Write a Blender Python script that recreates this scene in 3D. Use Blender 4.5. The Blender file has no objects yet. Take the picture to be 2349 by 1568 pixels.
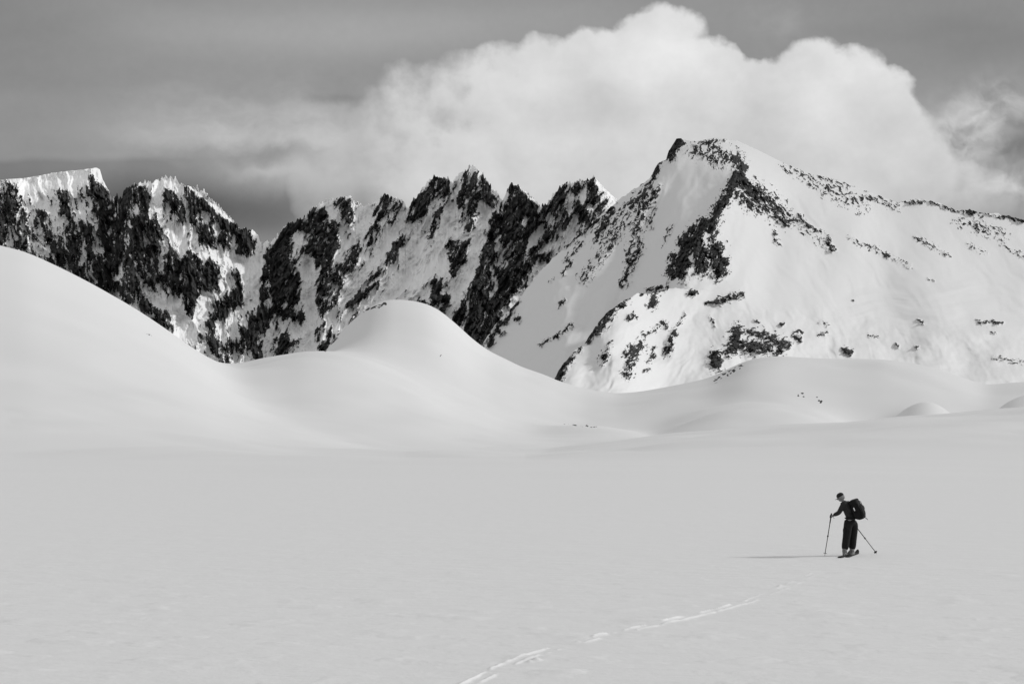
import bpy, bmesh, math, random
import numpy as np
from mathutils import Vector, Matrix
R=math.radians
scene=bpy.context.scene
COL=scene.collection
F=3262.0; CX=1174.5; HY=1030.0; CZ=3.0
scene.view_settings.view_transform='Standard'
scene.view_settings.look='None'
SUN_EL=28.0
SUN_H=Vector((0.98,0.20,0)).normalized()

# ------------------------------------------------------------------ noise
def _h(xi,yi,seed):
    h=(xi*374761393+yi*668265263+seed*974711)&0x7fffffff
    h=((h^(h>>13))*1274126177)&0x7fffffff
    return (h^(h>>16))&0xffff
CT=np.cos(np.arange(1024)*2*math.pi/1024); ST=np.sin(np.arange(1024)*2*math.pi/1024)
def pn(x,y,seed=0):
    x,y=np.broadcast_arrays(x,y)
    xi=np.floor(x).astype(np.int64); yi=np.floor(y).astype(np.int64)
    xf=(x-xi); yf=(y-yi)
    u=xf*xf*xf*(xf*(xf*6-15)+10); v=yf*yf*yf*(yf*(yf*6-15)+10)
    def g(ix,iy,dx,dy):
        a=_h(ix,iy,seed)&1023
        return CT[a]*dx+ST[a]*dy
    n00=g(xi,yi,xf,yf); n10=g(xi+1,yi,xf-1,yf); n01=g(xi,yi+1,xf,yf-1); n11=g(xi+1,yi+1,xf-1,yf-1)
    a=n00+u*(n10-n00); b=n01+u*(n11-n01)
    return (a+v*(b-a))*1.5
def fbm(x,y,o=4,seed=0,gain=.5):
    s=0;a=1;f=1;t=0
    for i in range(o):
        s=s+a*pn(x*f+i*17.3,y*f-i*9.7,seed+i); t+=a; a*=gain; f*=2.03
    return s/t
def ridged(x,y,o=4,seed=0,gain=.5):
    s=0;a=1;f=1;t=0
    for i in range(o):
        n=1-np.abs(pn(x*f+i*13.1,y*f+i*7.7,seed+i))*2
        s=s+a*n; t+=a; a*=gain; f*=2.07
    return s/t
def cells(x,y,seed):
    """angular facets: random value of the nearest cell and a random tilted plane over it"""
    xi=np.floor(x).astype(np.int64); yi=np.floor(y).astype(np.int64)
    best=np.full(x.shape,9.0); val=np.zeros(x.shape); pl=np.zeros(x.shape)
    for i in (-1,0,1):
        for j in (-1,0,1):
            h1=_h(xi+i,yi+j,seed); h2=_h(xi+i,yi+j,seed+7)
            dx=xi+i+.15+.7*(h1/65536.0)-x; dy=yi+j+.15+.7*(h2/65536.0)-y
            d=dx*dx+dy*dy; m=d<best
            best=np.where(m,d,best)
            v=((h1*31+h2*17)&1023)
            val=np.where(m,v/1023.0-.5,val)
            pl=np.where(m,CT[v]*dx+ST[v]*dy,pl)
    return val,pl
def sstep(a,b,x):
    t=np.clip((x-a)/(b-a),0,1); return t*t*(3-2*t)
def caps(PX,PY,lst,base,roof=False):
    D=np.zeros_like(PX)
    for (x1,y1,x2,y2,r,s) in lst:
        m=(4.5 if roof else 3)*r+16
        c=np.nonzero((base>min(x1,x2)-m)&(base<max(x1,x2)+m))[0]
        if len(c)==0: continue
        sl=slice(c[0],c[-1]+1); A=PX[:,sl];B=PY[:,sl]
        dx=x2-x1; dy=y2-y1; L=dx*dx+dy*dy+1e-6
        t=np.clip(((A-x1)*dx+(B-y1)*dy)/L,0,1)
        d2=(A-x1-t*dx)**2+(B-y1-t*dy)**2
        if roof: D[:,sl]=np.maximum(D[:,sl],s*(2.6*r)-np.sqrt(d2)*1.0)
        else: D[:,sl]=np.maximum(D[:,sl],s*np.exp(-d2/(r*r)))
    return D
def gauss1(v,step,smooth):
    k=np.arange(-int(3*smooth/step)-1,int(3*smooth/step)+2)*step
    w=np.exp(-(k/smooth)**2/2); w/=w.sum(); n=len(k)//2
    return np.convolve(np.pad(v,n,mode='edge'),w,'valid')
def prof(pts,px,smooth=0):
    xs=[p[0] for p in pts]; ys=[p[1] for p in pts]
    if smooth:
        g=np.arange(-2600,5200,4.0)
        return np.interp(px,g,gauss1(np.interp(g,xs,ys),4.0,smooth))
    return np.interp(px,xs,ys)

# ------------------------------------------------------------------ materials
def newmat(name):
    m=bpy.data.materials.new(name); m.use_nodes=True
    nt=m.node_tree; b=nt.nodes['Principled BSDF']
    return m,nt,b
def math_node(nt,op,a,b=None,c=None,clamp=False):
    n=nt.nodes.new('ShaderNodeMath'); n.operation=op; n.use_clamp=clamp
    for i,v in enumerate((a,b,c)):
        if v is None: continue
        if isinstance(v,(int,float)): n.inputs[i].default_value=v
        else: nt.links.new(v,n.inputs[i])
    return n.outputs[0]
def maprange(nt,v,a,b,c=0.0,d=1.0,smooth=True):
    n=nt.nodes.new('ShaderNodeMapRange'); n.interpolation_type='SMOOTHSTEP' if smooth else 'LINEAR'
    nt.links.new(v,n.inputs['Value'])
    for k,x in zip(('From Min','From Max','To Min','To Max'),(a,b,c,d)): n.inputs[k].default_value=x
    return n.outputs['Result']
def noise(nt,vec,scale,detail=4,rough=.5,dist=0.0):
    n=nt.nodes.new('ShaderNodeTexNoise'); n.inputs['Scale'].default_value=scale
    n.inputs['Detail'].default_value=detail; n.inputs['Roughness'].default_value=rough
    n.inputs['Distortion'].default_value=dist
    if vec is not None: nt.links.new(vec,n.inputs['Vector'])
    return n.outputs['Fac']
def mapping(nt,scale):
    t=nt.nodes.new('ShaderNodeTexCoord'); m=nt.nodes.new('ShaderNodeMapping')
    m.inputs['Scale'].default_value=scale
    nt.links.new(t.outputs['Object'],m.inputs['Vector']); return m.outputs[0]
def grey(nt,v):
    c=nt.nodes.new('ShaderNodeCombineColor')
    for i in range(3): nt.links.new(v,c.inputs[i])
    return c.outputs[0]

def terrain_mat(name,nscale,snow=0.86,rock_lo=.012,rock_hi=.06,plain=False):
    m,nt,b=newmat(name)
    at=nt.nodes.new('ShaderNodeAttribute'); at.attribute_name='rock'
    oc=mapping(nt,(1,1,1))
    n1=noise(nt,oc,nscale,3,.6)
    s=math_node(nt,'ADD',at.outputs['Fac'],math_node(nt,'MULTIPLY',math_node(nt,'SUBTRACT',n1,.5),.5))
    mask=maprange(nt,s,.41,.59)
    n2=noise(nt,oc,nscale*.25,6,.75)
    rockv=maprange(nt,n2,.32,.70,rock_lo,rock_hi,False)
    val=nt.nodes.new('ShaderNodeMix'); val.data_type='FLOAT'
    nt.links.new(mask,val.inputs[0]); val.inputs[2].default_value=snow; nt.links.new(rockv,val.inputs[3])
    out=val.outputs[0]
    if plain:
        fr=nt.nodes.new('ShaderNodeAttribute'); fr.attribute_name='loose_lit'
        out=math_node(nt,'ADD',out,math_node(nt,'MULTIPLY',fr.outputs['Fac'],.18),clamp=True)  # paler loose snow on the track, its sunlit edges also painted into the colour
    nt.links.new(grey(nt,out),b.inputs['Base Color'])
    b.inputs['Roughness'].default_value=.75
    b.inputs['Specular IOR Level'].default_value=.12
    bp=nt.nodes.new('ShaderNodeBump'); bp.inputs['Strength'].default_value=1.0 if not plain else .6
    bp.inputs['Distance'].default_value=1.0
    if plain:
        oc3=mapping(nt,(.45,1.6,1.0))
        h=math_node(nt,'ADD',math_node(nt,'MULTIPLY',noise(nt,oc3,1.6,5,.62,.8),.07),math_node(nt,'MULTIPLY',noise(nt,oc,9,3,.6),.012))
        sx=nt.nodes.new('ShaderNodeSeparateXYZ'); nt.links.new(oc,sx.inputs[0])
        h=math_node(nt,'MULTIPLY',h,maprange(nt,sx.outputs[1],16,70,1.0,.25))
        nt.links.new(h,bp.inputs['Height'])
    else:
        nt.links.new(math_node(nt,'MULTIPLY',math_node(nt,'MULTIPLY',n2,mask),10.0),bp.inputs['Height'])
    nt.links.new(bp.outputs[0],b.inputs['Normal'])
    return m
MS=terrain_mat('snow_crust',.35,.775,plain=True)
MG=terrain_mat('snow_and_rock_wall',.16,.95,.010,.085)
MF=terrain_mat('snow_and_rock_peak',.2,.78,.012,.09)

def grid(name,X,Y,Z,mat,attrs):
    nr,nc=X.shape
    me=bpy.data.meshes.new(name)
    co=np.stack([X,Y,Z],-1).reshape(-1,3).astype(np.float32)
    me.vertices.add(nr*nc); me.vertices.foreach_set('co',co.ravel())
    idx=np.arange(nr*nc,dtype=np.int32).reshape(nr,nc)
    q=np.stack([idx[:-1,:-1],idx[:-1,1:],idx[1:,1:],idx[1:,:-1]],-1).reshape(-1,4)
    nq=len(q)
    me.loops.add(nq*4); me.loops.foreach_set('vertex_index',q.ravel())
    me.polygons.add(nq); me.polygons.foreach_set('loop_start',np.arange(nq,dtype=np.int32)*4)
    me.polygons.foreach_set('loop_total',np.full(nq,4,dtype=np.int32))
    me.polygons.foreach_set('use_smooth',np.ones(nq,dtype=bool))
    me.update(calc_edges=True)
    for k,v in attrs.items():
        a=me.attributes.new(k,'FLOAT','POINT'); a.data.foreach_set('value',v.reshape(-1).astype(np.float32))
    me.materials.append(mat)
    o=bpy.data.objects.new(name,me); COL.objects.link(o); o['kind']='structure'
    return o

# ------------------------------------------------------------------ snow field and near hills
def bell(t,p=1.0): 
    t=np.clip(np.abs(t),0,1); return ((1+np.cos(math.pi*t))/2)**p
HILLS=[
 ([(-2200,300),(-900,420),(-300,505),(0,576),(60,590),(130,622),(200,656),(300,712),(400,774),(470,824),(530,872),(600,918),(700,962),(800,1000),(920,1038),(1100,1080)],1000,640,500,24),
 ([(250,1080),(380,985),(430,930),(480,894),(530,864),(600,828),(700,806),(770,810),(840,828),(950,874),(1050,926),(1150,966),(1300,1004),(1450,1042),(1600,1080)],1080,520,380,24),
 ([(600,1080),(690,920),(740,824),(770,782),(810,740),(850,707),(890,693),(940,694),(980,702),(1010,717),(1050,750),(1080,779),(1120,810),(1200,852),(1280,882),(1340,899),(1420,910),(1560,906),(1700,906),(2000,960),(2300,1080)],1330,560,300,13),
 ([(1250,1080),(1420,965),(1560,914),(1630,890),(1680,856),(1720,831),(1780,820),(1850,824),(1940,828),(2030,826),(2120,838),(2200,863),(2260,886),(2349,882),(2600,862),(3600,800)],1250,420,300,20),
 ([(900,1080),(1200,1044),(1400,1018),(1500,1006),(1600,996),(1700,987),(1900,976),(2050,964),(2200,952),(2349,944),(2700,915),(3900,860)],760,540,200,80),
 ([(1000,1080),(1230,992),(1330,974),(1420,980),(1520,1004),(1700,1080)],930,330,240,55),
 ([(1350,1080),(1560,965),(1660,934),(1760,922),(1860,932),(1960,975),(2100,1080)],1020,220,180,40),
 ([(1950,1080),(2040,955),(2090,918),(2130,908),(2170,925),(2220,975),(2400,1080)],1010,150,150,22),
 ([(2180,1080),(2260,960),(2320,915),(2400,900),(2600,900),(3000,1080)],990,150,150,26),
]
def snow_height(PX,Y):
    X=(PX-CX)/F*Y
    s=0
    for k,(pts,Yr,wn,wb,sm) in enumerate(HILLS):
        py=prof(pts,PX[0],sm)[None,:]
        zr=(HY-py)/F*Yr+CZ+10
        zr=np.where(zr>0,zr,0); zr=zr*sstep(0,14,zr)-10*sstep(0,14,zr); zr=np.maximum(zr,0)
        sw=80*fbm(X/600+k*3.1,Y/600,2,40+k)*sstep(0,.5,(Yr-Y)/wn)
        t=(Y+sw-Yr)/np.where(Y<Yr,wn,wb)
        s=s+(zr*bell(t,1.15))**4
    z=s**(1/4.0)
    e=sstep(0,26,z)
    z=z+e*(6.0*fbm(X/190,Y/150,2,5)+2.2*fbm(X/85+.4*fbm(X/200,Y/200,2,9),Y/60,2,6))*sstep(200,520,Y)*(1-.65*sstep(40,150,z))
    ft=sstep(330,470,Y)*sstep(950,620,Y)*(1-sstep(16,50,z))
    z=z+4.2*ft*np.maximum(fbm(X/120+.3,Y/70,3,14)+.05,0)
    z=z-10*np.exp(-((PX-2210)/50)**2-((Y-930)/50)**2)
    z=z+sstep(25,70,Y)*(1-e)*.5*fbm(X/60,Y/60,2,12)*sstep(45,200,Y)
    return X,z
TRACK=[(1040,1592),(1085,1562),(1180,1516),(1240,1497),(1300,1480),(1360,1465),(1430,1449),(1500,1434),(1580,1414),(1640,1400),(1700,1384),(1790,1350),(1870,1314)]
def ground_xy(px,py):
    Y=CZ*F/(py-HY); return ((px-CX)/F*Y,Y)
px=np.concatenate([np.linspace(-2400,-250,45),np.arange(-246,2600,2.3),np.linspace(2610,4800,45)])
ya=CZ*F/(np.linspace(2600,1570,60)-HY); yb=CZ*F/(np.linspace(1568,1070,420)-HY)
yc=np.linspace(CZ*F/(1070-HY)+2.5,1660,400); yd=np.linspace(1700,9000,20)
ys=np.concatenate([ya,yb,yc,yd])
PXg,Yg=np.meshgrid(px,ys)
Xg,Zg=snow_height(PXg,Yg)
nf=len(ya)+len(yb)
near=slice(0,nf)
Xn=Xg[near];Yn=Yg[near]
loose_lit=np.zeros_like(Zg)
calm=1-.85*np.exp(-((Xn-9.5)**2+(Yn-40.1)**2)/4.0)
zz=.018*fbm(Xn/3.2,Yn/2.2,3,21)+.008*fbm(Xn/.7,Yn/.6,3,22)
zz+=.040*np.maximum(fbm(Xn/1.6+.3*fbm(Xn/3,Yn/3,2,8),Yn/.9,4,23)-.12,0)*(.4+sstep(45,20,Yn)*1.6)
tw=[ground_xy(*p) for p in TRACK]
xw=Xn+.06*fbm(Xn/.9,Yn/.9,3,65); yw=Yn+.06*fbm(Xn/.9,Yn/.9,3,66)
for off,sd,st in ((-.10,61,.75),(.09,62,1.)):
    pts=[]
    for i,p in enumerate(tw):
        a=tw[max(i-1,0)];b=tw[min(i+1,len(tw)-1)]
        d=Vector((b[0]-a[0],b[1]-a[1])).normalized()
        pts.append((p[0]-d.y*off,p[1]+d.x*off))
    dist=np.full_like(Xn,1e9); along=np.zeros_like(Xn); acc=0
    for (x1,y1),(x2,y2) in zip(pts[:-1],pts[1:]):
        dx=x2-x1;dy=y2-y1;L=dx*dx+dy*dy
        t=np.clip(((xw-x1)*dx+(yw-y1)*dy)/L,0,1)
        d=np.hypot(xw-x1-t*dx,yw-y1-t*dy)
        s=acc+t*math.sqrt(L)
        along=np.where(d<dist,s,along); dist=np.minimum(dist,d); acc+=math.sqrt(L)
    keep=sstep(-.24,.12,pn(along/1.1+sd,along*0+3.3,sd)+.35*pn(along/.25,along*0+1.1,sd+5)+.06*sstep(21,24,Yn))
    fade=(1-.72*sstep(27,29,Yn))*(.8+.35*sstep(20,24,Yn))
    w=.030+.03*pn(along/.35,along*0+.7,sd+9)
    rid=np.exp(-(dist/np.maximum(w,.013))**2)*keep*fade*st
    zz+=rid*.028
    loose_lit[near]=np.maximum(loose_lit[near],rid)  # mask for loose track snow and the sun-catching edges lightened with it
for (cpx,cpy,r,h) in ((1230,1514,.07,.05),(1215,1517,.05,.03),(1790,1345,.09,.05),(1803,1344,.05,.03),(1325,1473,.05,.02),(2240,1420,.05,.02)):
    cx,cy=ground_xy(cpx,cpy)
    zz+=h*np.exp(-((Xn-cx)**2+(Yn-cy)**2)/(r*r))
Zg[near]+=zz*calm
PYg=HY-(Zg-CZ)/Yg*F
RN=[(745,800,770,776,6,.8),(826,714,885,697,4,.75),(1640,872,1700,838,5,.6),(338,767,348,769,1.6,.8),
(1876,918,1890,921,1.8,.9),(1838,903,1844,905,1.6,.8),(1009,815,1013,817,1.6,.95),(1285,972,1368,979,1.2,.56),(1820,904,1880,913,1.2,.56)]
fars=slice(nf,nf+len(yc))
wx=PXg[fars]+5*fbm(PXg[fars]/14,PYg[fars]/10,3,71); wy=PYg[fars]+4*fbm(PXg[fars]/12,PYg[fars]/8,3,72)
D=caps(wx,wy,RN,px)
rock=np.zeros_like(Zg)
rock[fars]=np.clip(.5+1.8*(D+1.1*fbm(PXg[fars]/7,PYg[fars]/4,3,73)-.55),0,1)*(D>.12)
grid('snow_field',Xg,Yg,Zg,MS,{'rock':rock,'loose_lit':loose_lit})
n=25
gx,gy=np.meshgrid(np.linspace(-16000,16000,n),np.linspace(-16000,16000,n))
grid('ground',gx,gy,gx*0-.6,MS,{'rock':gx*0,'loose_lit':gx*0})

# ------------------------------------------------------------------ mountains as relief sheets
def sheet(name,pxs,ridge,rsm,pyb,nrow,depthf,mat):
    t=np.linspace(0,1,nrow)
    PX=np.repeat(pxs[None,:],nrow,0); PY=ridge[None,:]+(pyb-ridge)[None,:]*t[:,None]
    low=np.linspace(pyb,np.full_like(pyb,1034),9)[1:]
    PX=np.vstack([PX,np.repeat(pxs[None,:],8,0)]); PY=np.vstack([PY,low])
    Y,rock=depthf(PX,PY,rsm[None,:],pxs)
    X=(PX-CX)/F*Y; Z=CZ+(HY-PY)/F*Y
    nb=14
    k=np.arange(nb,0,-1)[:,None]
    Xb=X[0][None,:]*(1+k*.008); Yb=Y[0][None,:]+k*45.0; Zb=Z[0][None,:]-k*34.0-k*k*.6
    X=np.vstack([Xb,X]);Y=np.vstack([Yb,Y]);Z=np.vstack([Zb,Z])
    rb=np.repeat(rock[0][None,:],nb,0)
    return grid(name,X,Y,Z,mat,{'rock':np.vstack([rb,rock])})
def smooth_ridge(px_,r_,s):
    g=np.arange(px_[0],px_[-1],3.0)
    return np.interp(px_,g,gauss1(np.interp(g,px_,r_),3.0,s))

RIDGE_G=[(-900,470),(-500,430),(-200,425),(0,412),(60,408),(130,395),(222,385),(229,388),(236,412),(250,440),(255,456),(268,446),(276,462),(288,428),(300,422),(340,417),(370,406),(395,405),(415,418),(440,426),(460,430),(500,470),(530,500),(553,522),(565,524),(588,532),(600,555),(615,552),(632,545),(655,515),(670,503),(695,498),(706,486),(722,472),(738,461),(780,450),(803,449),(815,462),(830,470),(850,465),(865,455),(885,443),(903,453),(925,458),(936,474),(955,446),(980,415),(1000,405),(1020,403),(1040,414),(1052,398),(1068,390),(1085,379),(1100,390),(1112,405),(1128,428),(1145,446),(1156,458),(1163,432),(1175,416),(1190,424),(1215,444),(1240,471),(1252,466),(1275,440),(1290,420),(1330,413),(1350,410),(1360,403),(1375,418),(1400,444),(1420,460),(1470,500),(1560,560),(1700,640)]
RG=[(205,400,238,470,14,1.),(232,440,238,560,15,1.1),(190,520,225,630,16,.9),(20,430,50,560,24,.66),(0,440,0,560,20,.72),(95,500,140,600,17,.75),(150,450,175,600,15,.85),(120,560,200,640,20,.8),(70,580,110,600,14,.7),
(288,440,262,560,22,1.2),(268,540,235,660,24,1.2),(330,440,330,500,16,1.05),(318,500,300,660,24,1.15),(350,520,345,640,20,1.),(300,660,340,700,14,.8),(260,650,300,690,14,.85),
(392,450,415,500,15,1.),(430,440,450,480,16,.95),(470,455,500,500,14,.95),(500,500,545,528,16,1.),(470,550,520,550,18,.9),(440,500,480,530,14,.9),
(400,590,400,660,20,1.15),(440,600,440,670,26,1.2),(480,620,480,660,20,1.1),(370,640,380,650,14,.8),
(440,690,440,725,13,1.05),(330,705,370,720,14,.85),(350,735,390,745,10,.7),
(560,535,580,580,16,1.),(550,545,548,580,10,.9),
(550,635,545,690,14,1.15),(530,680,500,725,16,1.05),(480,740,500,800,18,.8),(520,800,520,828,16,.9),
(648,555,625,600,17,1.1),(640,600,640,665,28,1.15),(680,640,670,690,15,1.),(610,620,600,680,12,.9),
(690,505,655,535,14,1.05),(665,510,690,520,10,1.),
(715,490,712,580,14,1.2),(740,490,730,600,13,1.1),(785,460,800,500,15,1.05),(765,520,750,640,14,.95),(745,600,735,690,14,.95),(790,580,770,640,14,.9),(820,570,800,610,12,.8),
(885,452,880,480,14,1.05),(870,480,850,550,11,.85),(910,470,900,510,9,.8),(860,590,820,660,11,.75),(930,540,890,600,10,.7),
(1000,418,960,480,18,1.1),(1025,420,1030,460,12,.95),(965,490,930,500,10,.9),(1010,480,990,540,9,.75),
(1080,396,1090,450,15,.95),(1110,420,1125,460,15,1.),(1065,420,1055,470,11,.9),(1085,470,1075,520,12,.75),(1040,560,1040,620,14,.8),(1070,560,1050,620,10,.85),
(1178,432,1190,440,12,.95),(1200,450,1170,480,18,1.15),(1215,475,1150,520,20,1.25),(1170,500,1170,540,24,1.2),(1140,500,1125,560,13,1.05),
(1230,500,1200,560,15,1.),(1290,432,1270,490,16,1.05),(1330,425,1320,440,11,.9),(1358,420,1362,450,15,1.1),(1330,470,1340,500,16,1.),(1260,470,1245,510,12,1.05),(1385,465,1375,500,13,.8),(1300,500,1230,570,14,.85),
(1200,560,1160,640,20,1.05),(1120,580,1100,660,22,1.15),(1170,620,1130,720,18,1.),(1100,680,1080,770,22,1.2),(1130,700,1110,790,20,1.15),(1060,700,1050,740,14,.9),(1240,560,1180,660,14,.95),
(1002,655,1000,690,15,1.2),(1022,680,1020,700,12,1.1),(960,690,1000,700,8,.7),
(600,720,560,790,24,.95),(560,760,600,820,18,.85),(640,710,690,730,16,.95),(650,790,640,810,20,.95),(690,720,690,740,10,.9),(740,720,770,690,11,.8),(760,770,740,800,10,.9),(800,700,860,650,10,.75),(840,640,880,620,10,.75),(720,780,740,740,8,.7)]
SG=[(60,425,200,400,17,1.1),(90,450,120,480,14,.5),(380,412,420,440,11,.6),(365,420,360,440,12,.6),(445,432,530,505,6,.8),(405,520,420,580,12,.75),(440,565,470,590,8,.6),(500,590,560,600,12,.5),(590,580,560,640,12,.8),(590,600,590,690,8,.6),
(705,600,712,800,11,1.2),(470,680,430,770,14,.9),(400,690,420,760,14,.7),(380,700,300,670,6,.4),(590,690,480,760,6,.4),
(835,500,760,620,9,.7),(925,500,800,680,11,.9),(960,560,900,680,14,.9),(990,600,920,650,18,.9),(1040,480,1000,600,11,.8),(1110,480,1090,600,10,.9),(1080,620,1040,680,14,.8),(1240,530,1215,560,6,.7),(1378,416,1416,456,9,1.6),(750,465,775,500,7,.5),(850,480,830,540,8,.6),(1150,450,1140,480,3,.4),(1083,384,1080,396,6,.6),(1196,430,1232,462,4,.8)]
def aniso(PX,PY,ang,L,W):
    ca,sa=np.cos(ang),np.sin(ang)
    a=PX*ca+PY*sa; b=-PX*sa+PY*ca
    return a/L,b/W
def streaks(PX,PY,angs,k,L,W,o,sd,f,g=.55):
    a1,b1=aniso(PX,PY,R(angs[0]),L,W); a2,b2=aniso(PX,PY,R(angs[1]),L,W)
    return f(a1,b1,o,sd,g)*(1-k)+f(a2,b2,o,sd+10,g)*k
def facet(PX,PY,angs,k,L,W,sd):
    a1,b1=aniso(PX,PY,R(angs[0]),L,W); a2,b2=aniso(PX,PY,R(angs[1]),L,W)
    v1,p1=cells(a1,b1,sd); v2,p2=cells(a2,b2,sd+3)
    kk=k>.5
    return np.where(kk,v2,v1),np.where(kk,p2,p1)
def depth_G(PX,PY,rs,pxs):
    k=sstep(480,760,PX)
    A=(82,116)
    jx=fbm(PX/24,PY/24,5,131,.65); jy=fbm(PX/24,PY/24,5,132,.65)
    wx=PX+10*jx; wy=PY+10*jy
    D=caps(wx,wy,RG,pxs); S=caps(wx,wy,SG,pxs)
    qx=PX+34*fbm(PX/110,PY/110,3,101)+4*jx; qy=PY+34*fbm(PX/110+7,PY/110+3,3,102)+4*jy
    roof=caps(PX+3*jx+8*fbm(PX/60,PY/60,2,133),PY+3*jy,RG,pxs,True)
    r=streaks(qx,qy,A,k,120,40,4,110,ridged)
    r2=streaks(qx,qy,A,k,70,13,5,170,ridged,.55)
    ln=streaks(wx,wy,A,k,48,7,3,190,ridged,.55)
    ld=streaks(wx,wy,(24,-22),k,26,5,3,210,ridged,.55)
    nf=streaks(wx,wy,A,k,30,6,5,140,fbm,.66)
    kc=(PX+30*jx>620)*1.0
    c1,f1=facet(PX+5*jx,PY+5*jy,A,kc,40,11,401)
    c2,f2=facet(PX+3*jx,PY+3*jy,A,kc,15,5,411)
    top=sstep(-5,60,PY-rs)
    Dm=np.minimum(D,1.05)
    rel=-1.15*roof*(.5+.5*top)-50*(r-.45)*(.35+.65*top)+30*S-6*(r2-.45)
    Y0=YG(pxs)[None,:]-1.55*(PY-rs)
    sc=-.31+.88*Dm-.88*S+.34*(r-.45)+.62*(r2-.45)+1.15*nf+.34*c1+.28*c2-.50*sstep(.64,.86,ln)-.40*sstep(.66,.88,ld)
    cap=sstep(7,1,PY-rs-6+5*pn(PX/9,PX*0,77))
    rock=np.clip(.5+2.8*(sc-.10*cap),0,1)
    rock0=sstep(.2,.9,np.clip(.5+1.6*(-.33+.84*Dm-.85*S+.35*(r-.45)+.6*nf),0,1))
    crag=10*ridged(wx/30,wy/34,4,151,.55)+18*r2*.8+3*fbm(PX/7,PY/6,3,152,.6)+34*f1+15*f2
    rel+=-crag*(.03+.42*rock+.55*rock0)-5*rock
    return Y0+rel,rock
def YG(p): return np.interp(p,[-1300,0,250,300,700,1100,1500],[3600,3900,4050,3850,4000,4050,3900])
pG=np.concatenate([np.linspace(-1300,-160,70),np.arange(-158,1560,1.5)])
rg0=prof(RIDGE_G,pG)
jag=sstep(225,260,pG)
rg=rg0+jag*(8*fbm(pG/22,pG*0+.3,3,161)-13*np.abs(pn(pG/8,pG*0+.8,162))+5*pn(pG/3.6,pG*0+.2,163)+5)+(1-jag)*1.5*pn(pG/14,pG*0,164)
rg=np.where((pG>1362)&(pG<1425),.75*rg0+.25*rg,rg)
sheet('jagged_mountain_range',pG,rg,smooth_ridge(pG,rg0,20),np.full_like(pG,905.0),450,depth_G,MG)

# --- main peak
RIDGE_F=[(1040,905),(1085,815),(1110,785),(1135,745),(1180,700),(1235,625),(1300,562),(1380,492),(1420,458),(1450,437),(1490,410),(1503,385),(1512,372),(1528,366),(1534,346),(1552,318),(1562,317),(1580,322),(1600,324),(1640,316),(1690,322),(1740,345),(1800,375),(1860,398),(1930,415),(2000,442),(2060,465),(2085,458),(2110,457),(2150,464),(2200,484),(2225,480),(2245,488),(2290,490),(2320,497),(2349,504),(2450,540),(2700,560),(3200,640),(3900,700)]
RF=[(1548,326,1538,358,11,1.35),(1558,322,1545,345,9,1.3),(1535,360,1545,350,7,1.1),(1508,375,1500,402,8,.95),(1500,400,1475,450,9,.72),(1480,440,1450,470,10,.8),(1400,480,1385,520,12,.85),(1385,510,1370,540,10,.75),(1440,470,1400,520,9,.6),
(1600,328,1660,325,8,.58),(1600,345,1650,365,18,.54),(1640,350,1690,365,20,.62),(1680,360,1700,385,14,.85),(1698,385,1702,420,12,1.1),(1700,410,1740,450,18,.82),(1740,440,1795,495,22,.70),(1690,440,1740,480,18,.64),(1760,480,1800,510,14,.66),(1850,510,1860,520,6,.55),(1775,530,1785,560,6,.65),
(1690,400,1660,470,12,1.15),(1660,460,1625,520,13,1.15),(1620,510,1580,570,14,1.2),(1575,560,1562,625,17,1.25),(1600,560,1610,610,19,1.1),(1640,570,1650,618,19,1.1),(1545,590,1538,630,11,1.05),(1590,520,1560,560,10,.95),(1620,580,1660,600,15,1.),(1640,500,1630,560,16,.6),
(1470,470,1460,530,15,.64),(1510,430,1480,480,9,.6),(1450,550,1440,600,9,.7),(1470,560,1430,650,10,.7),(1540,520,1520,560,5,.6),(1500,480,1490,520,6,.6),(1410,540,1400,570,8,.65),(1330,560,1300,600,8,.6),(1380,580,1340,640,14,.42),(1440,500,1380,560,18,.45),
(1900,550,1912,574,6,.9),(1830,495,1845,510,6,.58),(1860,520,1880,530,5,.5),(1990,560,2085,612,6,.42),(1950,545,2010,575,6,.38),(2100,545,2150,568,6,.42),(2130,640,2140,645,4,.45),(2160,580,2180,590,4,.4),(1820,500,1900,560,14,.34),
(1850,400,1950,425,8,.38),(1800,385,1900,430,12,.36),(1880,425,1980,470,18,.38),(1900,440,1990,460,13,.38),(1990,450,2060,475,10,.38),(2060,463,2140,462,4,.74),(2140,466,2210,487,6,.44),(2216,484,2236,484,6,1.1),(2250,490,2349,503,5,.62),(2325,500,2349,508,6,1.),(2200,505,2300,540,14,.34),(2220,560,2260,580,6,.36),(2300,560,2349,590,6,.34),
(1185,690,1160,740,6,.7),(1150,765,1160,762,5,.7),(1180,730,1190,732,5,.7),(1285,700,1295,690,5,.6),(1310,600,1290,630,5,.6),(1120,790,1150,740,8,.9),(1260,650,1270,640,4,.5),(1200,650,1225,625,8,.8),(1240,600,1290,560,8,.75),(1300,560,1370,505,7,.85),
(1270,775,1310,745,5,.7),(1240,790,1270,770,4,.6),
(1530,655,1480,668,5,.7)]
def xline(PX,PY,pts):
    return PX-np.interp(PY,[p[1] for p in pts],[p[0] for p in pts])
XL=[(1640,316),(1670,350),(1692,385),(1690,410),(1660,470),(1620,530),(1580,620),(1540,700),(1480,860)]
ysm=np.arange(280,960,4.0); XS=gauss1(np.interp(ysm,[p[1] for p in XL],[p[0] for p in XL]),4.0,18)
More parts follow.
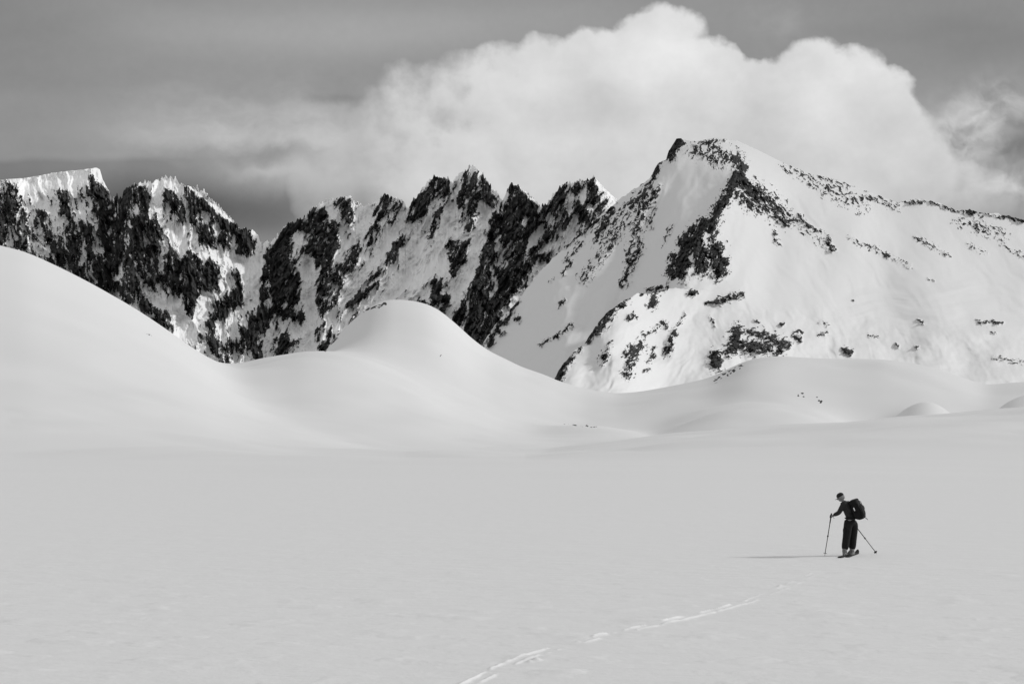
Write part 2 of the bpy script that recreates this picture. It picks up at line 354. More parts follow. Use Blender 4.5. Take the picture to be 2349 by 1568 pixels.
def YF0(PX,PY,rs,pxs):
    Y=np.interp(pxs,[1040,1420,1600,2349,4000],[2450,2900,3000,3250,3600])[None,:]-1.45*(PY-rs)
    dh=PY-rs
    jg=9*fbm(PX/50,PY/50,3,259,.5)
    d=PX+jg-np.interp(PY,ysm,XS)
    rel=-108*np.exp(-np.sqrt(d*d+12**2)/95)*sstep(-10,90,dh)*(1-.85*sstep(590,760,PY))
    d2=xline(PX+jg,PY,[(1500,380),(1470,460),(1440,620),(1360,760),(1290,880)])
    rel+=-48*np.exp(-np.sqrt(d2*d2+12**2)/55)*sstep(-10,60,dh)
    d4=xline(PX+jg,PY,[(1548,315),(1536,360),(1480,440),(1400,560),(1300,700)])
    rel+=-34*np.exp(-np.sqrt(d4*d4+8**2)/40)*sstep(-16,40,dh)
    d5=xline(PX+jg,PY,[(1700,380),(1760,450),(1800,520),(1830,600),(1850,760)])
    rel+=-22*np.exp(-np.sqrt(d5*d5+20**2)/55)*sstep(0,90,dh)*sstep(760,560,PY)
    d3=xline(PX,PY,[(1900,420),(2000,520),(2120,640),(2250,800)])
    rel+=-32*np.exp(-(d3/130)**2)*sstep(-10,110,dh)
    a,b=aniso(PX,PY,R(90+18),420,190)
    rel+=-30*fbm(a,b,2,251)*sstep(0,90,dh)
    k=sstep(1620,1780,PX)
    gl=streaks(PX+34*fbm(PX/110,PY/110,3,262),PY+20*fbm(PX/90,PY/90,2,263),(122,50),k,150,60,3,264,fbm,.48)
    rel+=-11*gl*sstep(0,60,dh)*(1-.4*k)
    # low terraces on the broad right-hand slope
    te=fbm(PX/260,PY/45+.6*fbm(PX/150,PY/150,2,267),3,266)
    rel+=-14*te*sstep(1850,2050,PX)*sstep(590,700,PY)
    return Y+rel
def depth_F(PX,PY,rs,pxs):
    jx=fbm(PX/20,PY/20,5,231,.65); jy=fbm(PX/20,PY/20,5,232,.65)
    wx=PX+10*jx; wy=PY+10*jy
    D=caps(wx,wy,RF,pxs)
    k=sstep(1640,1760,PX)
    fn=streaks(wx,wy,(124,36),k,15,4.2,5,240,fbm,.77)
    ln=streaks(wx,wy,(124,36),k,28,5.5,3,290,ridged,.6)
    kc=(PX>1700)*1.0
    c1,f1=facet(PX+4*jx,PY+4*jy,(120,40),kc,22,9,421); c2,f2=facet(PX+2*jx,PY+2*jy,(120,40),kc,10,4.5,431)
    sc=D*.98+1.6*fn+.26*c1+.28*c2-.42*(sstep(.62,.9,ln)-.25)-.57
    sc=np.where(D<.05,-1,sc)
    rock=np.clip(.5+2.5*sc,0,1)
    rel=-(6*ridged(PX/20,PY/18,4,253,.6)+3*fbm(PX/7,PY/7,3,254,.6)+18*f1+8*f2)*(.6*rock+.4*sstep(.35,.9,D))-8*np.minimum(D,1)
    return YF0(PX,PY,rs,pxs)+rel,rock
pF=np.concatenate([np.arange(1042,2560,1.5),np.linspace(2562,4100,70)])
rf0=prof(RIDGE_F,pF)
rf=rf0+2.6*pn(pF/9,pF*0+.3,261)*sstep(1600,1480,pF)+1.6*pn(pF/5,pF*0+.6,262)*(.3+sstep(2040,2080,pF)+sstep(1500,1440,pF))
rfs=smooth_ridge(pF,rf0,38)
sheet('snowy_mountain_peak',pF,rf,rfs,np.full_like(pF,925.0),420,depth_F,MF)

# --- rocky shoulder in front of the peak
RIDGE_E=[(1255,905),(1268,872),(1290,835),(1320,803),(1342,787),(1366,748),(1400,708),(1430,690),(1460,672),(1490,674),(1540,659),(1600,663),(1700,664),(1800,672),(1900,680),(2000,690),(2100,700),(2200,705),(2349,715),(2700,740),(4000,800)]
RE=[(1410,700,1370,760,12,.95),(1440,685,1400,720,9,.9),(1375,745,1350,775,9,.85),(1500,682,1495,700,10,.95),(1470,675,1530,662,5,.8),(1455,720,1440,730,6,.7),(1300,825,1278,868,12,1.),(1330,800,1300,825,6,.75),
(1545,765,1530,810,9,.85),(1470,790,1440,810,12,.78),(1455,810,1440,855,12,.8),(1520,740,1530,750,7,.75),(1490,850,1480,850,5,.75),(1510,750,1480,770,6,.6),(1400,790,1380,830,8,.5),(1500,800,1490,830,8,.5),
(1690,760,1680,800,15,1.),(1700,790,1760,800,15,.95),(1750,770,1800,790,14,.9),(1700,760,1740,765,9,.85),(1640,815,1645,838,13,1.1),(1790,800,1780,810,10,.9),(1825,765,1835,780,7,.75),(1835,760,1840,765,4,.8),(1650,690,1700,678,8,.8),(1580,672,1600,668,7,.85),(1630,730,1640,750,5,.6),(1560,740,1570,720,5,.6),(1620,695,1660,690,5,.6),
(1938,803,1952,806,6,1.3),(2245,738,2300,740,4,.76),(2275,762,2285,764,3,.6),(2110,735,2118,742,3.5,.8),(1945,684,1956,686,3.5,.8),(1880,768,1895,762,4,.7),(2055,790,2060,794,3.5,.7),(2100,795,2108,797,3,.6),(2280,820,2345,830,5,.42),(1790,745,1800,742,3,.7),(1880,740,1900,745,4,.45),(1730,735,1740,738,3,.6),(1995,768,2010,772,4,.5)]
pE=np.concatenate([np.arange(1256,2560,1.7),np.linspace(2562,4100,70)])
re0=prof(RIDGE_E,pE,6)
def depth_E(PX,PY,rs,pxs):
    jx=fbm(PX/20,PY/20,5,331,.65); jy=fbm(PX/20,PY/20,5,332,.65)
    wx=PX+9*jx; wy=PY+9*jy
    D=caps(wx,wy,RE,pxs)
    k=sstep(1560,1660,PX)
    fn=streaks(wx,wy,(130,165),k,15,4.5,5,340,fbm,.77)
    ln=streaks(wx,wy,(130,170),k,26,5.5,3,390,ridged,.6)
    kc=(PX>1600)*1.0
    c1,f1=facet(PX+4*jx,PY+4*jy,(125,165),kc,20,9,441); c2,f2=facet(PX+2*jx,PY+2*jy,(125,165),kc,9,4.5,451)
    sc=.98*D+1.6*fn+.26*c1+.28*c2-.42*(sstep(.62,.9,ln)-.25)-.57
    sc=np.where(D<.05,-1,sc)
    rock=np.clip(.5+2.5*sc,0,1)
    d=PY-rs
    own=np.interp(pxs,[1256,1400,1560,1700],[1750,2050,2300,2400])[None,:]-1.5*d-26*(1-np.exp(-np.maximum(d,0)/25.0))
    ff=YF0(PX,PY,np.interp(pxs,pF,rfs)[None,:],pxs)
    dd=np.maximum(d,0)
    fus=ff-2*sstep(0,30,dd)-.55*dd*(1-np.exp(-dd/140.0))+6*sstep(6,0,dd)
    mk=sstep(1400,1640,PX)
    Y=own*(1-mk)+fus*mk
    e=sstep(5,80,d)
    kn=np.zeros_like(PX)
    for (cx,cy,a,b,h_) in ((1740,795,110,45,44),(1480,720,60,36,34),(1455,835,45,32,36),(1390,800,40,36,22),(1650,830,40,28,28),(1560,785,46,40,30),(1590,700,70,30,16),(2000,800,150,60,14),(1880,760,80,36,14),(2190,770,110,50,14)):
        kn+=h_*np.exp(-((PX-cx)/a)**2-((PY-cy)/b)**2)
    gl=streaks(PX+24*fbm(PX/60,PY/60,3,362),PY+14*fbm(PX/60,PY/60,2,363),(128,60),k,90,44,3,364,fbm,.5)
    rel=-28*fbm(PX/140,PY/80,2,351)*e-kn*e-14*gl*e*(1-.5*sstep(1800,2100,PX))-5*fbm(PX/45,PY/34,3,352)*e
    rel+=-14*np.minimum(D,1)*sstep(-2,20,d)-(6*ridged(PX/20,PY/16,4,353,.6)+3*fbm(PX/7,PY/7,3,354,.6)+15*f1+7*f2)*rock
    return Y+rel,rock
sheet('rocky_snow_shoulder',pE,re0+(2.5*pn(pE/8,pE*0+.3,361)+3*pn(pE/24,pE*0+.3,362))*sstep(1700,1500,pE),smooth_ridge(pE,re0,14),np.full_like(pE,925.0),230,depth_E,MF)

# ------------------------------------------------------------------ sky backdrop with the cloud bank
def sky_sheet():
    px_=np.concatenate([np.linspace(-3400,-160,60),np.arange(-155,2510,2.2),np.linspace(2520,6200,60)])
    py_=np.concatenate([np.linspace(-2400,-60,60),np.arange(-55,560,2.0),np.linspace(566,1100,30)])
    PX,PY=np.meshgrid(px_,py_)
    n1=fbm(PX/150,PY/150,3,501); n2=fbm(PX/150,PY/150,3,511)
    m1=fbm(PX/52,PY/52,6,502,.55); m2=fbm(PX/52,PY/52,6,512,.55)
    wx=PX+34*n1+14*m1; wy=PY+30*n2+14*m2
    P=[(1535,80,72),(1480,120,88),(1360,120,66),(1330,150,84),(1400,160,98),(1250,150,82),(1160,175,84),(1060,200,92),(960,230,100),(890,290,100),(830,380,100),(1620,200,118),(1700,270,150),(1870,170,88),(1950,180,90),(2020,240,98),(2060,330,105),(2110,400,110),(2190,430,90),(2260,460,70),(1200,350,190),(1500,340,250),(1800,360,190),(2000,420,150),(740,440,80),(1000,430,170),(1790,190,64),(1440,90,48),(1510,50,48),(1575,70,48)]
    rng=random.Random(5)
    Q=[]
    for (a,b,r) in P[:22]+P[26:]:
        for k in range(4):
            t=rng.uniform(-math.pi,.2); rr=r*rng.uniform(.25,.45)
            Q.append((a+math.cos(t)*r*.66,b+math.sin(t)*r*.66,rr))
    H=np.zeros_like(PX)
    for (a,b,r) in P+Q:
        c=np.nonzero((px_>a-r-90)&(px_<a+r+90))[0]; s=slice(c[0],c[-1]+1)
        h=np.maximum(r*r-(wx[:,s]-a)**2-(wy[:,s]-b)**2,0)
        H[:,s]+=(h**.5*(.55+.45*min(1,60/r)))**2.6
    H=H**(1/2.6)
    soft=60+85*sstep(1350,720,PX)+70*sstep(2060,2240,PX)
    al=sstep(0,1,H/soft*(1+.45*m2+.3*n1))*(H>0)
    al=np.maximum(al,sstep(420,530,PY+24*n1)*sstep(740,900,PX)*sstep(2330,2200,PX))
    Hs=H+14*fbm(PX/90+.4*m1,PY/90,4,520,.5)
    gy,gx=np.gradient(Hs); gx=gx/np.gradient(px_)[None,:]; gy=gy/np.gradient(py_)[:,None]
    nz=1/np.sqrt(1+gx*gx+gy*gy)
    sh=(-gx*.45+gy*.62)*nz
    def box(a,n):
        for ax in (0,1):
            c=np.cumsum(np.pad(a,[(n+1,n) if i==ax else (0,0) for i in (0,1)],mode='edge'),axis=ax)
            a=(np.take(c,range(2*n+1,c.shape[ax]),axis=ax)-np.take(c,range(0,c.shape[ax]-2*n-1),axis=ax))/(2*n+1)
        return a
    sh=.18*box(box(sh,4),4)+.85*box(box(sh,12),12)
    def el(cx,cy,a,b,w,X=PX,Y=PY): return w*np.exp(-((X-cx)/a)**2-((Y-cy)/b)**2)
    C=.635+.11*sh+.08*fbm(wx/180,wy/120,4,540)+.015*fbm(wx/40,wy/30,4,545)
    C+=el(1510,120,190,110,.11)+el(1930,170,150,100,.08)+el(1200,330,240,55,.05)+el(1080,180,150,60,.03)+el(1730,290,90,150,-.07)+el(820,370,170,100,-.10)+el(1360,250,140,50,-.05)+el(2180,430,150,90,-.08)+el(1650,430,400,50,.02)
    C-=.05*(1-al)
    st=fbm(PX/700,PY/160,3,550); wi=fbm(wx/170,wy/70,6,560,.6)
    S=.292+.04*st+.008*wi
    S=S+el(450,485,420,70,-.175,wx,PY+14*n1)+el(2325,335,90,75,-.11,wx,wy)+el(620,352,120,20,-.09,wx,wy)+el(760,235,90,14,-.05,wx,wy)
    S+=-.07*sstep(362,382,PY+.03*PX+10*n1)*sstep(560,300,PX)
    S+=el(900,60,480,60,.06)+el(0,60,350,200,-.05)+el(2300,40,300,120,-.05)+el(350,100,300,60,.03)
    S+=el(600,300,280,85,.18,wx,wy)*(.7+.8*wi)+el(600,395,90,14,.10,wx,wy)+el(720,420,130,40,.15,wx,wy)+el(380,300,160,40,.05,wx,wy)+el(770,330,120,70,.13,wx,wy)
    W=el(2295,240,75,48,.24,wx,wy)+el(2220,310,90,60,.24,wx,wy)+el(2300,430,100,44,.30,wx,wy)+el(2180,360,80,70,.2,wx,wy)+el(1800,50,60,50,.05,wx,wy)
    S+=W*np.clip(.8+1.4*fbm(wx/75,wy/60,5,570,.52),0,1.5)
    V=S*(1-al)+C*al
    V+=.20*sstep(-100,-1500,PY)
    far=np.clip(np.abs(PX-1174)-1700,0,None)/1500.0
    V=V*(1-np.clip(far,0,1))+.42*np.clip(far,0,1)
    V=np.clip(V,.05,.95)
    az=np.arctan((PX-CX)/F*1.0); RD=13000.0
    dy=np.cos(az)*RD; dx=np.sin(az)*RD
    Z=CZ+(HY-PY)/F*dy
    m,nt,b=newmat('cloudy_sky'); nt.nodes.remove(b)
    em=nt.nodes.new('ShaderNodeEmission'); at=nt.nodes.new('ShaderNodeAttribute'); at.attribute_name='luminance'
    oc=mapping(nt,(1,1,1)); nn=noise(nt,oc,.012,3,.6)
    v=math_node(nt,'MULTIPLY',at.outputs['Fac'],maprange(nt,nn,.3,.7,.985,1.015,False))
    nt.links.new(grey(nt,v),em.inputs['Color']); nt.links.new(em.outputs[0],nt.nodes['Material Output'].inputs[0])
    try: m.cycles.emission_sampling='NONE'
    except Exception as ex: print(ex)
    grid('sky',dx,dy,Z,m,{'luminance':V})
sky_sheet()

# ------------------------------------------------------------------ skier
def simple(name,v,rough=.8,var=.3,scale=20):
    m,nt,b=newmat(name)
    n=noise(nt,mapping(nt,(1,1,1)),scale,3)
    nt.links.new(grey(nt,maprange(nt,n,.3,.7,v*(1-var),v*(1+var),False)),b.inputs['Base Color'])
    b.inputs['Roughness'].default_value=rough; b.inputs['Specular IOR Level'].default_value=.2
    return m
m_jacket=simple('dark_jacket_cloth',.024); m_trous=simple('black_trouser_cloth',.010); m_skin=simple('skin',.22,.6,.08)
m_hair=simple('light_grey_hair',.30,.8,.2,60); m_cap=simple('dark_cap_cloth',.02); m_glove=simple('black_glove',.012)
m_pack=simple('black_pack_nylon',.008); m_pouch=simple('grey_pack_nylon',.05); m_white=simple('white_print',.75,.6,.05)
m_boot=simple('pale_boot_shell',.20,.4,.3,14); m_dark=simple('dark_plastic',.015,.5); m_metal=simple('dull_metal',.2,.35,.1)
m_ski=simple('dark_ski_topsheet',.015,.6)
def skin(verts,edges,rad,sub=2):
    me=bpy.data.meshes.new('tmp'); me.from_pydata(verts,edges,[])
    ob=bpy.data.objects.new('tmp',me); COL.objects.link(ob)
    ob.modifiers.new('k','SKIN'); s=ob.modifiers.new('s','SUBSURF'); s.levels=sub; s.render_levels=sub
    d=me.skin_vertices[0].data
    for i,r in enumerate(rad): d[i].radius=(r,r) if not isinstance(r,tuple) else r; d[i].use_root=(i==0)
    dg=bpy.context.evaluated_depsgraph_get()
    out=bpy.data.meshes.new_from_object(ob.evaluated_get(dg))
    bpy.data.objects.remove(ob); bpy.data.meshes.remove(me)
    return out
def merged(name,meshes,mat,parent):
    bm=bmesh.new()
    for m in meshes:
        if isinstance(m,bmesh.types.BMesh):
            t=bpy.data.meshes.new('t'); m.to_mesh(t); m.free(); m=t
        bm.from_mesh(m)
    me=bpy.data.meshes.new(name); bm.to_mesh(me); bm.free()
    for p in me.polygons: p.use_smooth=True
    me.materials.clear(); me.materials.append(mat)
    o=bpy.data.objects.new(name,me); COL.objects.link(o); o.parent=parent
    return o
def basis(f,up=(0,0,1)):
    f=Vector(f).normalized(); u=Vector(up); l=u.cross(f).normalized(); u=f.cross(l).normalized()
    return Matrix((f,l,u)).transposed()
def blob(c,size,M=Matrix.Identity(3),e=1.0,n=28):
    bm=bmesh.new(); bmesh.ops.create_uvsphere(bm,u_segments=n,v_segments=n//2+2,radius=1)
    for v in bm.verts:
        p=v.co
        q=Vector([math.copysign(abs(a)**e,a) for a in p])
        v.co=Vector(c)+M@Vector((q.x*size[0],q.y*size[1],q.z*size[2]))
    return bm
def tube(pts,r,n=10,r2=None):
    bm=bmesh.new(); rings=[]
    P=[Vector(p) for p in pts]
    for i,p in enumerate(P):
        d=(P[min(i+1,len(P)-1)]-P[max(i-1,0)]).normalized()
        a=d.orthogonal().normalized() if abs(d.z)>.95 else d.cross(Vector((0,0,1))).normalized()
        b=d.cross(a)
        rr=r if r2 is None else r+(r2-r)*i/(len(P)-1)
        rings.append([bm.verts.new(p+a*math.cos(2*math.pi*k/n)*rr+b*math.sin(2*math.pi*k/n)*rr) for k in range(n)])
    for A,B in zip(rings[:-1],rings[1:]):
        for k in range(n): bm.faces.new((A[k],A[(k+1)%n],B[(k+1)%n],B[k]))
    bm.faces.new(rings[0][::-1]); bm.faces.new(rings[-1])
    return bm
def thing(name,label,cat,loc,group=None):
    o=bpy.data.objects.new(name,None); COL.objects.link(o); o.location=loc
    o['label']=label; o['category']=cat
    if group: o['group']=group
    return o
X0,Y0,_=((1946-CX)/F*40.1,40.1,0)
BASE=Vector((X0,Y0,0.0))
per=thing('person','lone skier in dark clothes and cap, seen from behind, head bowed to the left','person',BASE)
h=Vector((.40,.916,0)).normalized()
fT=Vector((-.86,.51,0)).normalized(); lT=Vector((0,0,1)).cross(fT)
pel=Vector((.095,.05,.97)); sp1=Vector((.08,.05,1.1)); sp2=Vector((.03,.04,1.27)); ch=Vector((-.045,.03,1.405)); nb=Vector((-.11,.04,1.50)); nk=Vector((-.155,.045,1.56)); hd=Vector((-.20,.06,1.65))
LH=Vector((.0,-.02,.92)); LK=Vector((-.055,-.02,.53)); LA=Vector((-.125,-.09,.15))
RH=Vector((.18,.09,.92)); RK=Vector((.165,.12,.53)); RA=Vector((.125,.09,.15))
LS=ch+lT*.18+Vector((-.02,0,.05)); RS=ch-lT*.18+Vector((.0,0,.05))
LE=Vector((-.31,-.17,1.215)); LW=Vector((-.435,-.03,1.14))
RE_=Vector((.235,.33,1.20)); RW=Vector((.19,.33,.985))
LHand=Vector((-.485,.01,1.115)); RHand=Vector((.20,.32,.93))
LT=LA+h*.19+Vector((0,0,-.085)); RT=RA+h*.19+Vector((0,0,-.085))
V=[pel,sp1,sp2,ch,nb,nk,hd-Vector((0,0,.03)),LH,LK,LA,LT,RH,RK,RA,RT,LS,LE,LW,RS,RE_,RW,LHand,RHand]
E=[(0,1),(1,2),(2,3),(3,4),(4,5),(5,6),(0,7),(7,8),(8,9),(9,10),(0,11),(11,12),(12,13),(13,14),(3,15),(15,16),(16,17),(3,18),(18,19),(19,20),(17,21),(20,22)]
rad=[.11,.10,.11,.12,.06,.045,.055,.075,.05,.035,.03,.075,.05,.035,.03,.05,.036,.022,.05,.036,.022,.02,.02]
hf=Vector((-.90,.10,-.48)); HM=basis(hf)
head=[blob(hd+HM@Vector((0,0,.01)),(.095,.075,.105),HM,.95),blob(hd+HM@Vector((.035,0,-.06)),(.055,.05,.05),HM,.9),
      blob(hd+HM@Vector((.1,0,-.02)),(.018,.012,.022),HM),blob(hd+HM@Vector((-.005,.078,-.01)),(.018,.008,.03),HM),blob(hd+HM@Vector((-.005,-.078,-.01)),(.018,.008,.03),HM)]
merged('body',[skin(V,E,rad)]+head,m_skin,per)
for s in (1,-1): merged('eye',[blob(hd+HM@Vector((.088,s*.03,.008)),(.01,.013,.008),HM)],m_dark,per)
merged('mouth',[blob(hd+HM@Vector((.088,0,-.062)),(.006,.022,.005),HM)],m_glove,per)
merged('hair',[blob(hd+HM@Vector((-.022,0,.0)),(.088,.082,.088),HM,.95),blob(hd+HM@Vector((-.05,0,-.045)),(.05,.06,.045),HM)],m_hair,per)
bmc=blob(hd+HM@Vector((-.003,0,.045)),(.106,.088,.085),HM,.95)
inv=HM.transposed(); c0=hd+HM@Vector((0,0,.035))
bmesh.ops.delete(bmc,geom=[v for v in bmc.verts if (inv@(v.co-c0)).z<-.012],context='VERTS')
cap=merged('cap',[bmc],m_cap,per)
br=bmesh.new(); bmesh.ops.create_circle(br,cap_ends=True,segments=24,radius=1)
for v in br.verts:
    q=v.co.copy(); v.co=hd+HM@Vector((.095+q.x*.075,q.y*.068,.028-.02*q.x*q.x-.02*q.y*q.y))
bmesh.ops.solidify(br,geom=br.faces[:],thickness=.006)
merged('cap_brim',[br],m_cap,cap)
VJ=[sp2,sp1,pel+Vector((0,0,.0)),ch,nb+Vector((0,0,.0)),LS,(LS+LE)/2,LE,(LE+LW)/2,LW,RS,(RS+RE_)/2,RE_,(RE_+RW)/2,RW]
EJ=[(0,1),(1,2),(0,3),(3,4),(3,5),(5,6),(6,7),(7,8),(8,9),(3,10),(10,11),(11,12),(12,13),(13,14)]
rJ=[.145,.145,.16,.16,.078,.094,.076,.068,.06,.043,.094,.076,.066,.06,.043]
jk=merged('jacket',[skin(VJ,EJ,rJ)],m_jacket,per)
merged('collar',[tube([nb-Vector((-.01,0,.02)),nb+Vector((-.02,0,.035))],.07,16,.06)],m_jacket,jk)
VT=[pel+Vector((0,0,.02)),LH,(LH+LK)/2,LK,(LK+LA)/2,LA+Vector((0,0,-.01)),RH,(RH+RK)/2,RK,(RK+RA)/2,RA+Vector((0,0,-.01)),pel+Vector((-.01,0,.1))]
ET=[(0,1),(1,2),(2,3),(3,4),(4,5),(0,6),(6,7),(7,8),(8,9),(9,10),(0,11)]
rT=[.165,.135,.128,.112,.110,.104,.135,.128,.112,.110,.104,.14]
tr=merged('trousers',[skin(VT,ET,rT)],m_trous,per)
merged('thigh_pocket',[blob((LH+LK)/2+Vector((-.10,-.045,-.02)),(.035,.065,.085),Matrix.Identity(3),.6)],m_trous,tr)
HB=basis(h)
for A in (LA,RA):
    b0=merged('boot',[blob(A+HB@Vector((.06,0,-.085)),(.16,.06,.045),HB,.65),tube([A+Vector((0,0,-.09)),A+Vector((0,0,-.02)),A+Vector((0,0,.06))],.062,16,.066)],m_boot,per)
    merged('buckle',[blob(A+HB@Vector((.0,.06*s,-.02+.03*k)),(.03,.008,.006),HB,.5) for s in (1,-1) for k in (0,1)]+[blob(A+HB@Vector((.07,0,-.052)),(.02,.058,.02),HB,.5)],m_dark,b0)
def pole(hand,tip,label):
    tip=Vector(tip); hand=Vector(hand); d=(hand-tip).normalized()
    t=thing('ski_pole',label,'ski pole',BASE+tip)
    L=(hand-tip).length
    merged('shaft',[tube([d*.06,d*(L*.5)],.010),tube([d*(L*.5),d*(L-.06)],.012)],m_dark,t)
    merged('point',[tube([Vector((0,0,-.01)),d*.06],.003,8,.007)],m_metal,t)
    merged('grip',[tube([d*(L-.2),d*(L-.06),d*(L-.05),d*(L+.05),d*(L+.06)],.0165,12),blob(d*(L+.07),(.022,.022,.018))],m_dark,t)
    bk=basis(Vector((1,0,0))-d*d.x,d)
    merged('basket',[tube([d*.075,d*.085],.048,20,.05)],m_dark,t)
    merged('length_lock',[blob(d*(L*.5),(.02,.018,.03),bk,.6)],m_dark,t)
    s=[]
    for k in range(13):
        a=k/12*math.pi*2; s.append(d*(L+.05)+bk@Vector((.05-.05*math.cos(a),.008*math.sin(a*2),-.09*abs(math.sin(a/2)))))
    merged('wrist_strap',[tube(s,.005,6)],m_glove,t)
    return d
dl=pole(LHand,(-.68,-.06,0.0),'left-hand ski pole planted almost upright in front of the skier')
dr=pole(RHand,(.99,.70,0.0),'right-hand ski pole slanting out behind the skier under the backpack')
def glove(wrist,hand,d,side):
    a=(hand-wrist).normalized()
    out=a.cross(d).normalized()*side
    ms=[]
    c=hand-a*.028
    pv=[wrist-a*.02,wrist+a*.02,c-a*.012+d*.0,c+d*.02,c-d*.02]
    ms.append(skin([tuple(p+out*.022) for p in pv],[(0,1),(1,2),(2,3),(2,4)],[.036,.032,.028,.024,.022],2))
    for k,(o,l) in enumerate(((.033,1.),(.011,1.1),(-.011,1.03),(-.032,.85))):
        b=hand+d*o
        ring=[b-a*.02+out*.026,b+a*.012+out*.03*l,b+a*.03*l+out*.006,b+a*.022*l-out*.02,b-a*.002-out*.026]
        ms.append(skin([tuple(p) for p in ring],[(i,i+1) for i in range(4)],[.012,.012,.011,.010,.009],2))
    tb=[c+d*.012+out*.01,c+d*.03-a*.002-out*.012,hand+d*.045-out*.026,hand+d*.03+a*.012-out*.03]
    ms.append(skin([tuple(p) for p in tb],[(0,1),(1,2),(2,3)],[.014,.013,.011,.009],2))
    return merged('glove',ms,m_glove,per)
glove(LW,LHand,dl,1); glove(RW,RHand,dr,-1)
bn=-fT; lean=(nb-pel).normalized()
PM=basis(bn-lean*bn.dot(lean),lean)
pc=(ch+sp2)/2+bn*.27+Vector((.0,-.01,-.02))
pk=thing('backpack','bulging black backpack with a white tag and round grey pouch, worn on the skier\'s back','backpack',BASE+pc)
def pb(name,c,s,mat,e=.6,par=pk): return merged(name,[blob(PM@Vector(c),s,PM,e)],mat,par)
pb('main_bag',(0,0,-.02),(.13,.165,.26),m_pack,.5)
pb('lid',(-.02,0,.23),(.13,.16,.065),m_pack,.6)
pb('front_pocket',(.11,0,-.06),(.06,.125,.17),m_pack,.55)
pb('pouch',(.14,.045,-.01),(.055,.075,.085),m_pouch,.9)
pb('side_pocket',(.0,.165,-.14),(.08,.035,.09),m_pack,.7)
pb('side_pocket',(.0,-.165,-.14),(.08,.035,.09),m_pack,.7)
pb('tag',(-.02,-.17,.05),(.016,.006,.05),m_white,.5)
pb('bottom_roll',(.04,0,-.25),(.10,.15,.05),m_pack,.7)
for s in (1,-1):
    a=[PM@Vector((.02,s*.14,.28-.01)),PM@Vector((.12,s*.14,.16)),PM@Vector((.14,s*.13,-.05)),PM@Vector((.12,s*.13,-.24))]
    merged('compression_strap',[tube(a,.008,6)],m_dark,pk)
    o=ch-pc
    top=PM@Vector((-.12,s*.1,.2)); 
    fr=o+lT*(-s*.115)+fT*.12
    st=[top,o+lT*(-s*.12)+Vector((0,0,.125))-fT*.02,o+lT*(-s*.12)+Vector((0,0,.08))+fT*.12,fr+Vector((0,0,-.06))+fT*.03,sp2-pc+lT*(-s*.14)+fT*.07,PM@Vector((-.12,s*.13,-.12))]
    merged('shoulder_strap',[tube(st,.016,8)],m_pack,pk)
ws=[]
for k in range(25):
    a=k/24*2*math.pi; ws.append((pel+Vector((-.0,0,.09))-pc)+fT*.165*math.cos(a)+lT*.175*math.sin(a))
merged('hip_belt',[tube(ws,.02,8)],m_pack,pk)
merged('loose_strap',[tube([PM@Vector((.1,.05,-.28)),PM@Vector((.15,.04,-.34)),PM@Vector((.16,.03,-.37))],.009,6)],m_dark,pk)
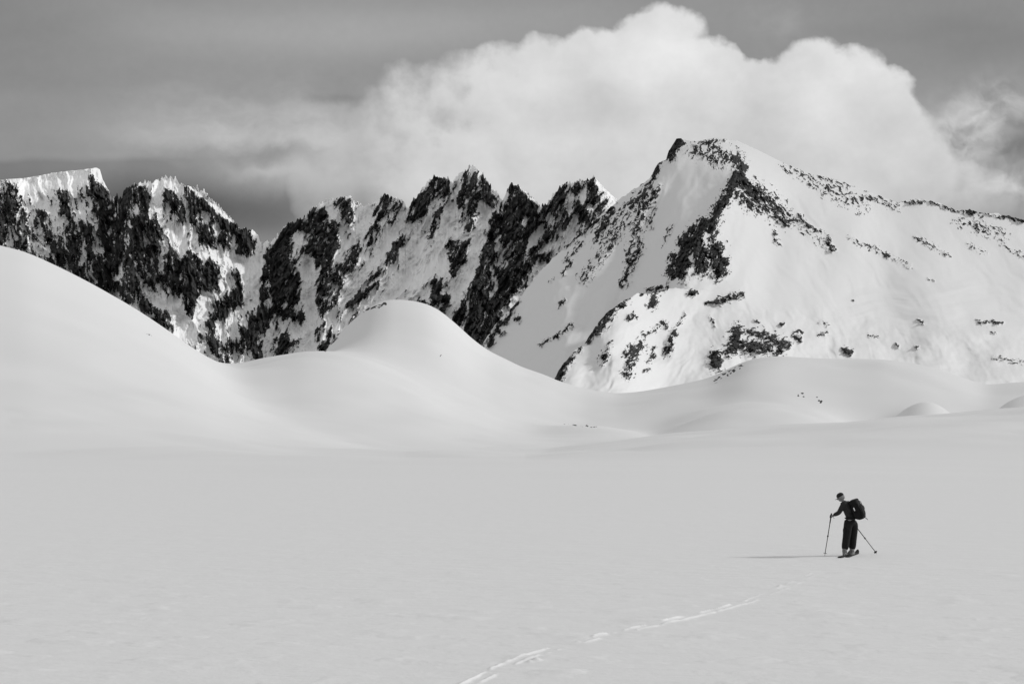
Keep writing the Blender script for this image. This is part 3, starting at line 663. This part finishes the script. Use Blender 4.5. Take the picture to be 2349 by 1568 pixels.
def ski(A,label):
    c=Vector((A.x,A.y,0))+h*.08
    t=thing('ski',label,'ski',BASE+c)
    bm=bmesh.new(); n=30; prev=None
    for i in range(n+1):
        s=-.82+1.66*i/n
        w=.052+.014*(abs(s)/.82)**2
        if s>.66: w*=max(.15,math.sqrt(max(0,1-((s-.66)/.185)**2)))
        if s<-.76: w*=.8
        z=.012+(.0 if s<.6 else ((s-.6)**2)*1.6)+(0 if s>-.74 else (s+.74)**2*1.5)
        row=[bm.verts.new(HB@Vector((s,a*w,z+b))) for a,b in ((-1,-.012),(1,-.012),(1,.014),(-1,.014))]
        if prev:
            for k in range(4): bm.faces.new((prev[k],prev[(k+1)%4],row[(k+1)%4],row[k]))
        else: bm.faces.new(row)
        prev=row
    bm.faces.new(prev[::-1])
    bmesh.ops.recalc_face_normals(bm,faces=bm.faces[:])
    o=merged('ski_board',[bm],m_ski,t)
    for p in o.data.polygons: p.use_smooth=False
    merged('toe_binding',[blob(HB@Vector((.13,0,.036)),(.045,.035,.014),HB,.5),blob(HB@Vector((.13,.035,.05)),(.02,.008,.025),HB,.5),blob(HB@Vector((.13,-.035,.05)),(.02,.008,.025),HB,.5)],m_metal,t)
    merged('heel_binding',[blob(HB@Vector((-.19,0,.04)),(.05,.032,.022),HB,.5)],m_metal,t)
ski(LA,'dark ski under the left boot of the standing skier')
ski(RA,'dark ski under the right boot of the skier, nearer the slanting pole')

# ------------------------------------------------------------------ camera, sun, world
cam=bpy.data.cameras.new('camera'); co=bpy.data.objects.new('camera',cam); COL.objects.link(co)
co.location=(0,0,CZ); co.rotation_euler=(R(90),0,0); cam.lens=F/2349*36; cam.sensor_width=36
cam.shift_y=(HY-784)/2349; cam.clip_end=40000; cam.clip_start=.5
scene.camera=co
sl=bpy.data.lights.new('sun','SUN'); sl.energy=2.0; sl.angle=R(4.0); sl.color=(1,1,1)
sl.energy=1.75
so=bpy.data.objects.new('sun',sl); COL.objects.link(so)
sd=Vector((SUN_H.x*math.cos(R(SUN_EL)),SUN_H.y*math.cos(R(SUN_EL)),math.sin(R(SUN_EL))))
so.rotation_euler=sd.to_track_quat('Z','Y').to_euler()
w=bpy.data.worlds.new('World'); scene.world=w; w.use_nodes=True
nt=w.node_tree; bg=nt.nodes['Background']; bg.inputs['Strength'].default_value=.1
sky=nt.nodes.new('ShaderNodeTexSky'); sky.sky_type='NISHITA'; sky.sun_disc=False
sky.sun_elevation=R(SUN_EL); sky.sun_rotation=math.atan2(SUN_H.x,SUN_H.y)
bw=nt.nodes.new('ShaderNodeRGBToBW'); nt.links.new(sky.outputs[0],bw.inputs[0])
fin=math_node(nt,'MULTIPLY_ADD',bw.outputs[0],.25,4.4)
nt.links.new(grey(nt,fin),bg.inputs['Color'])
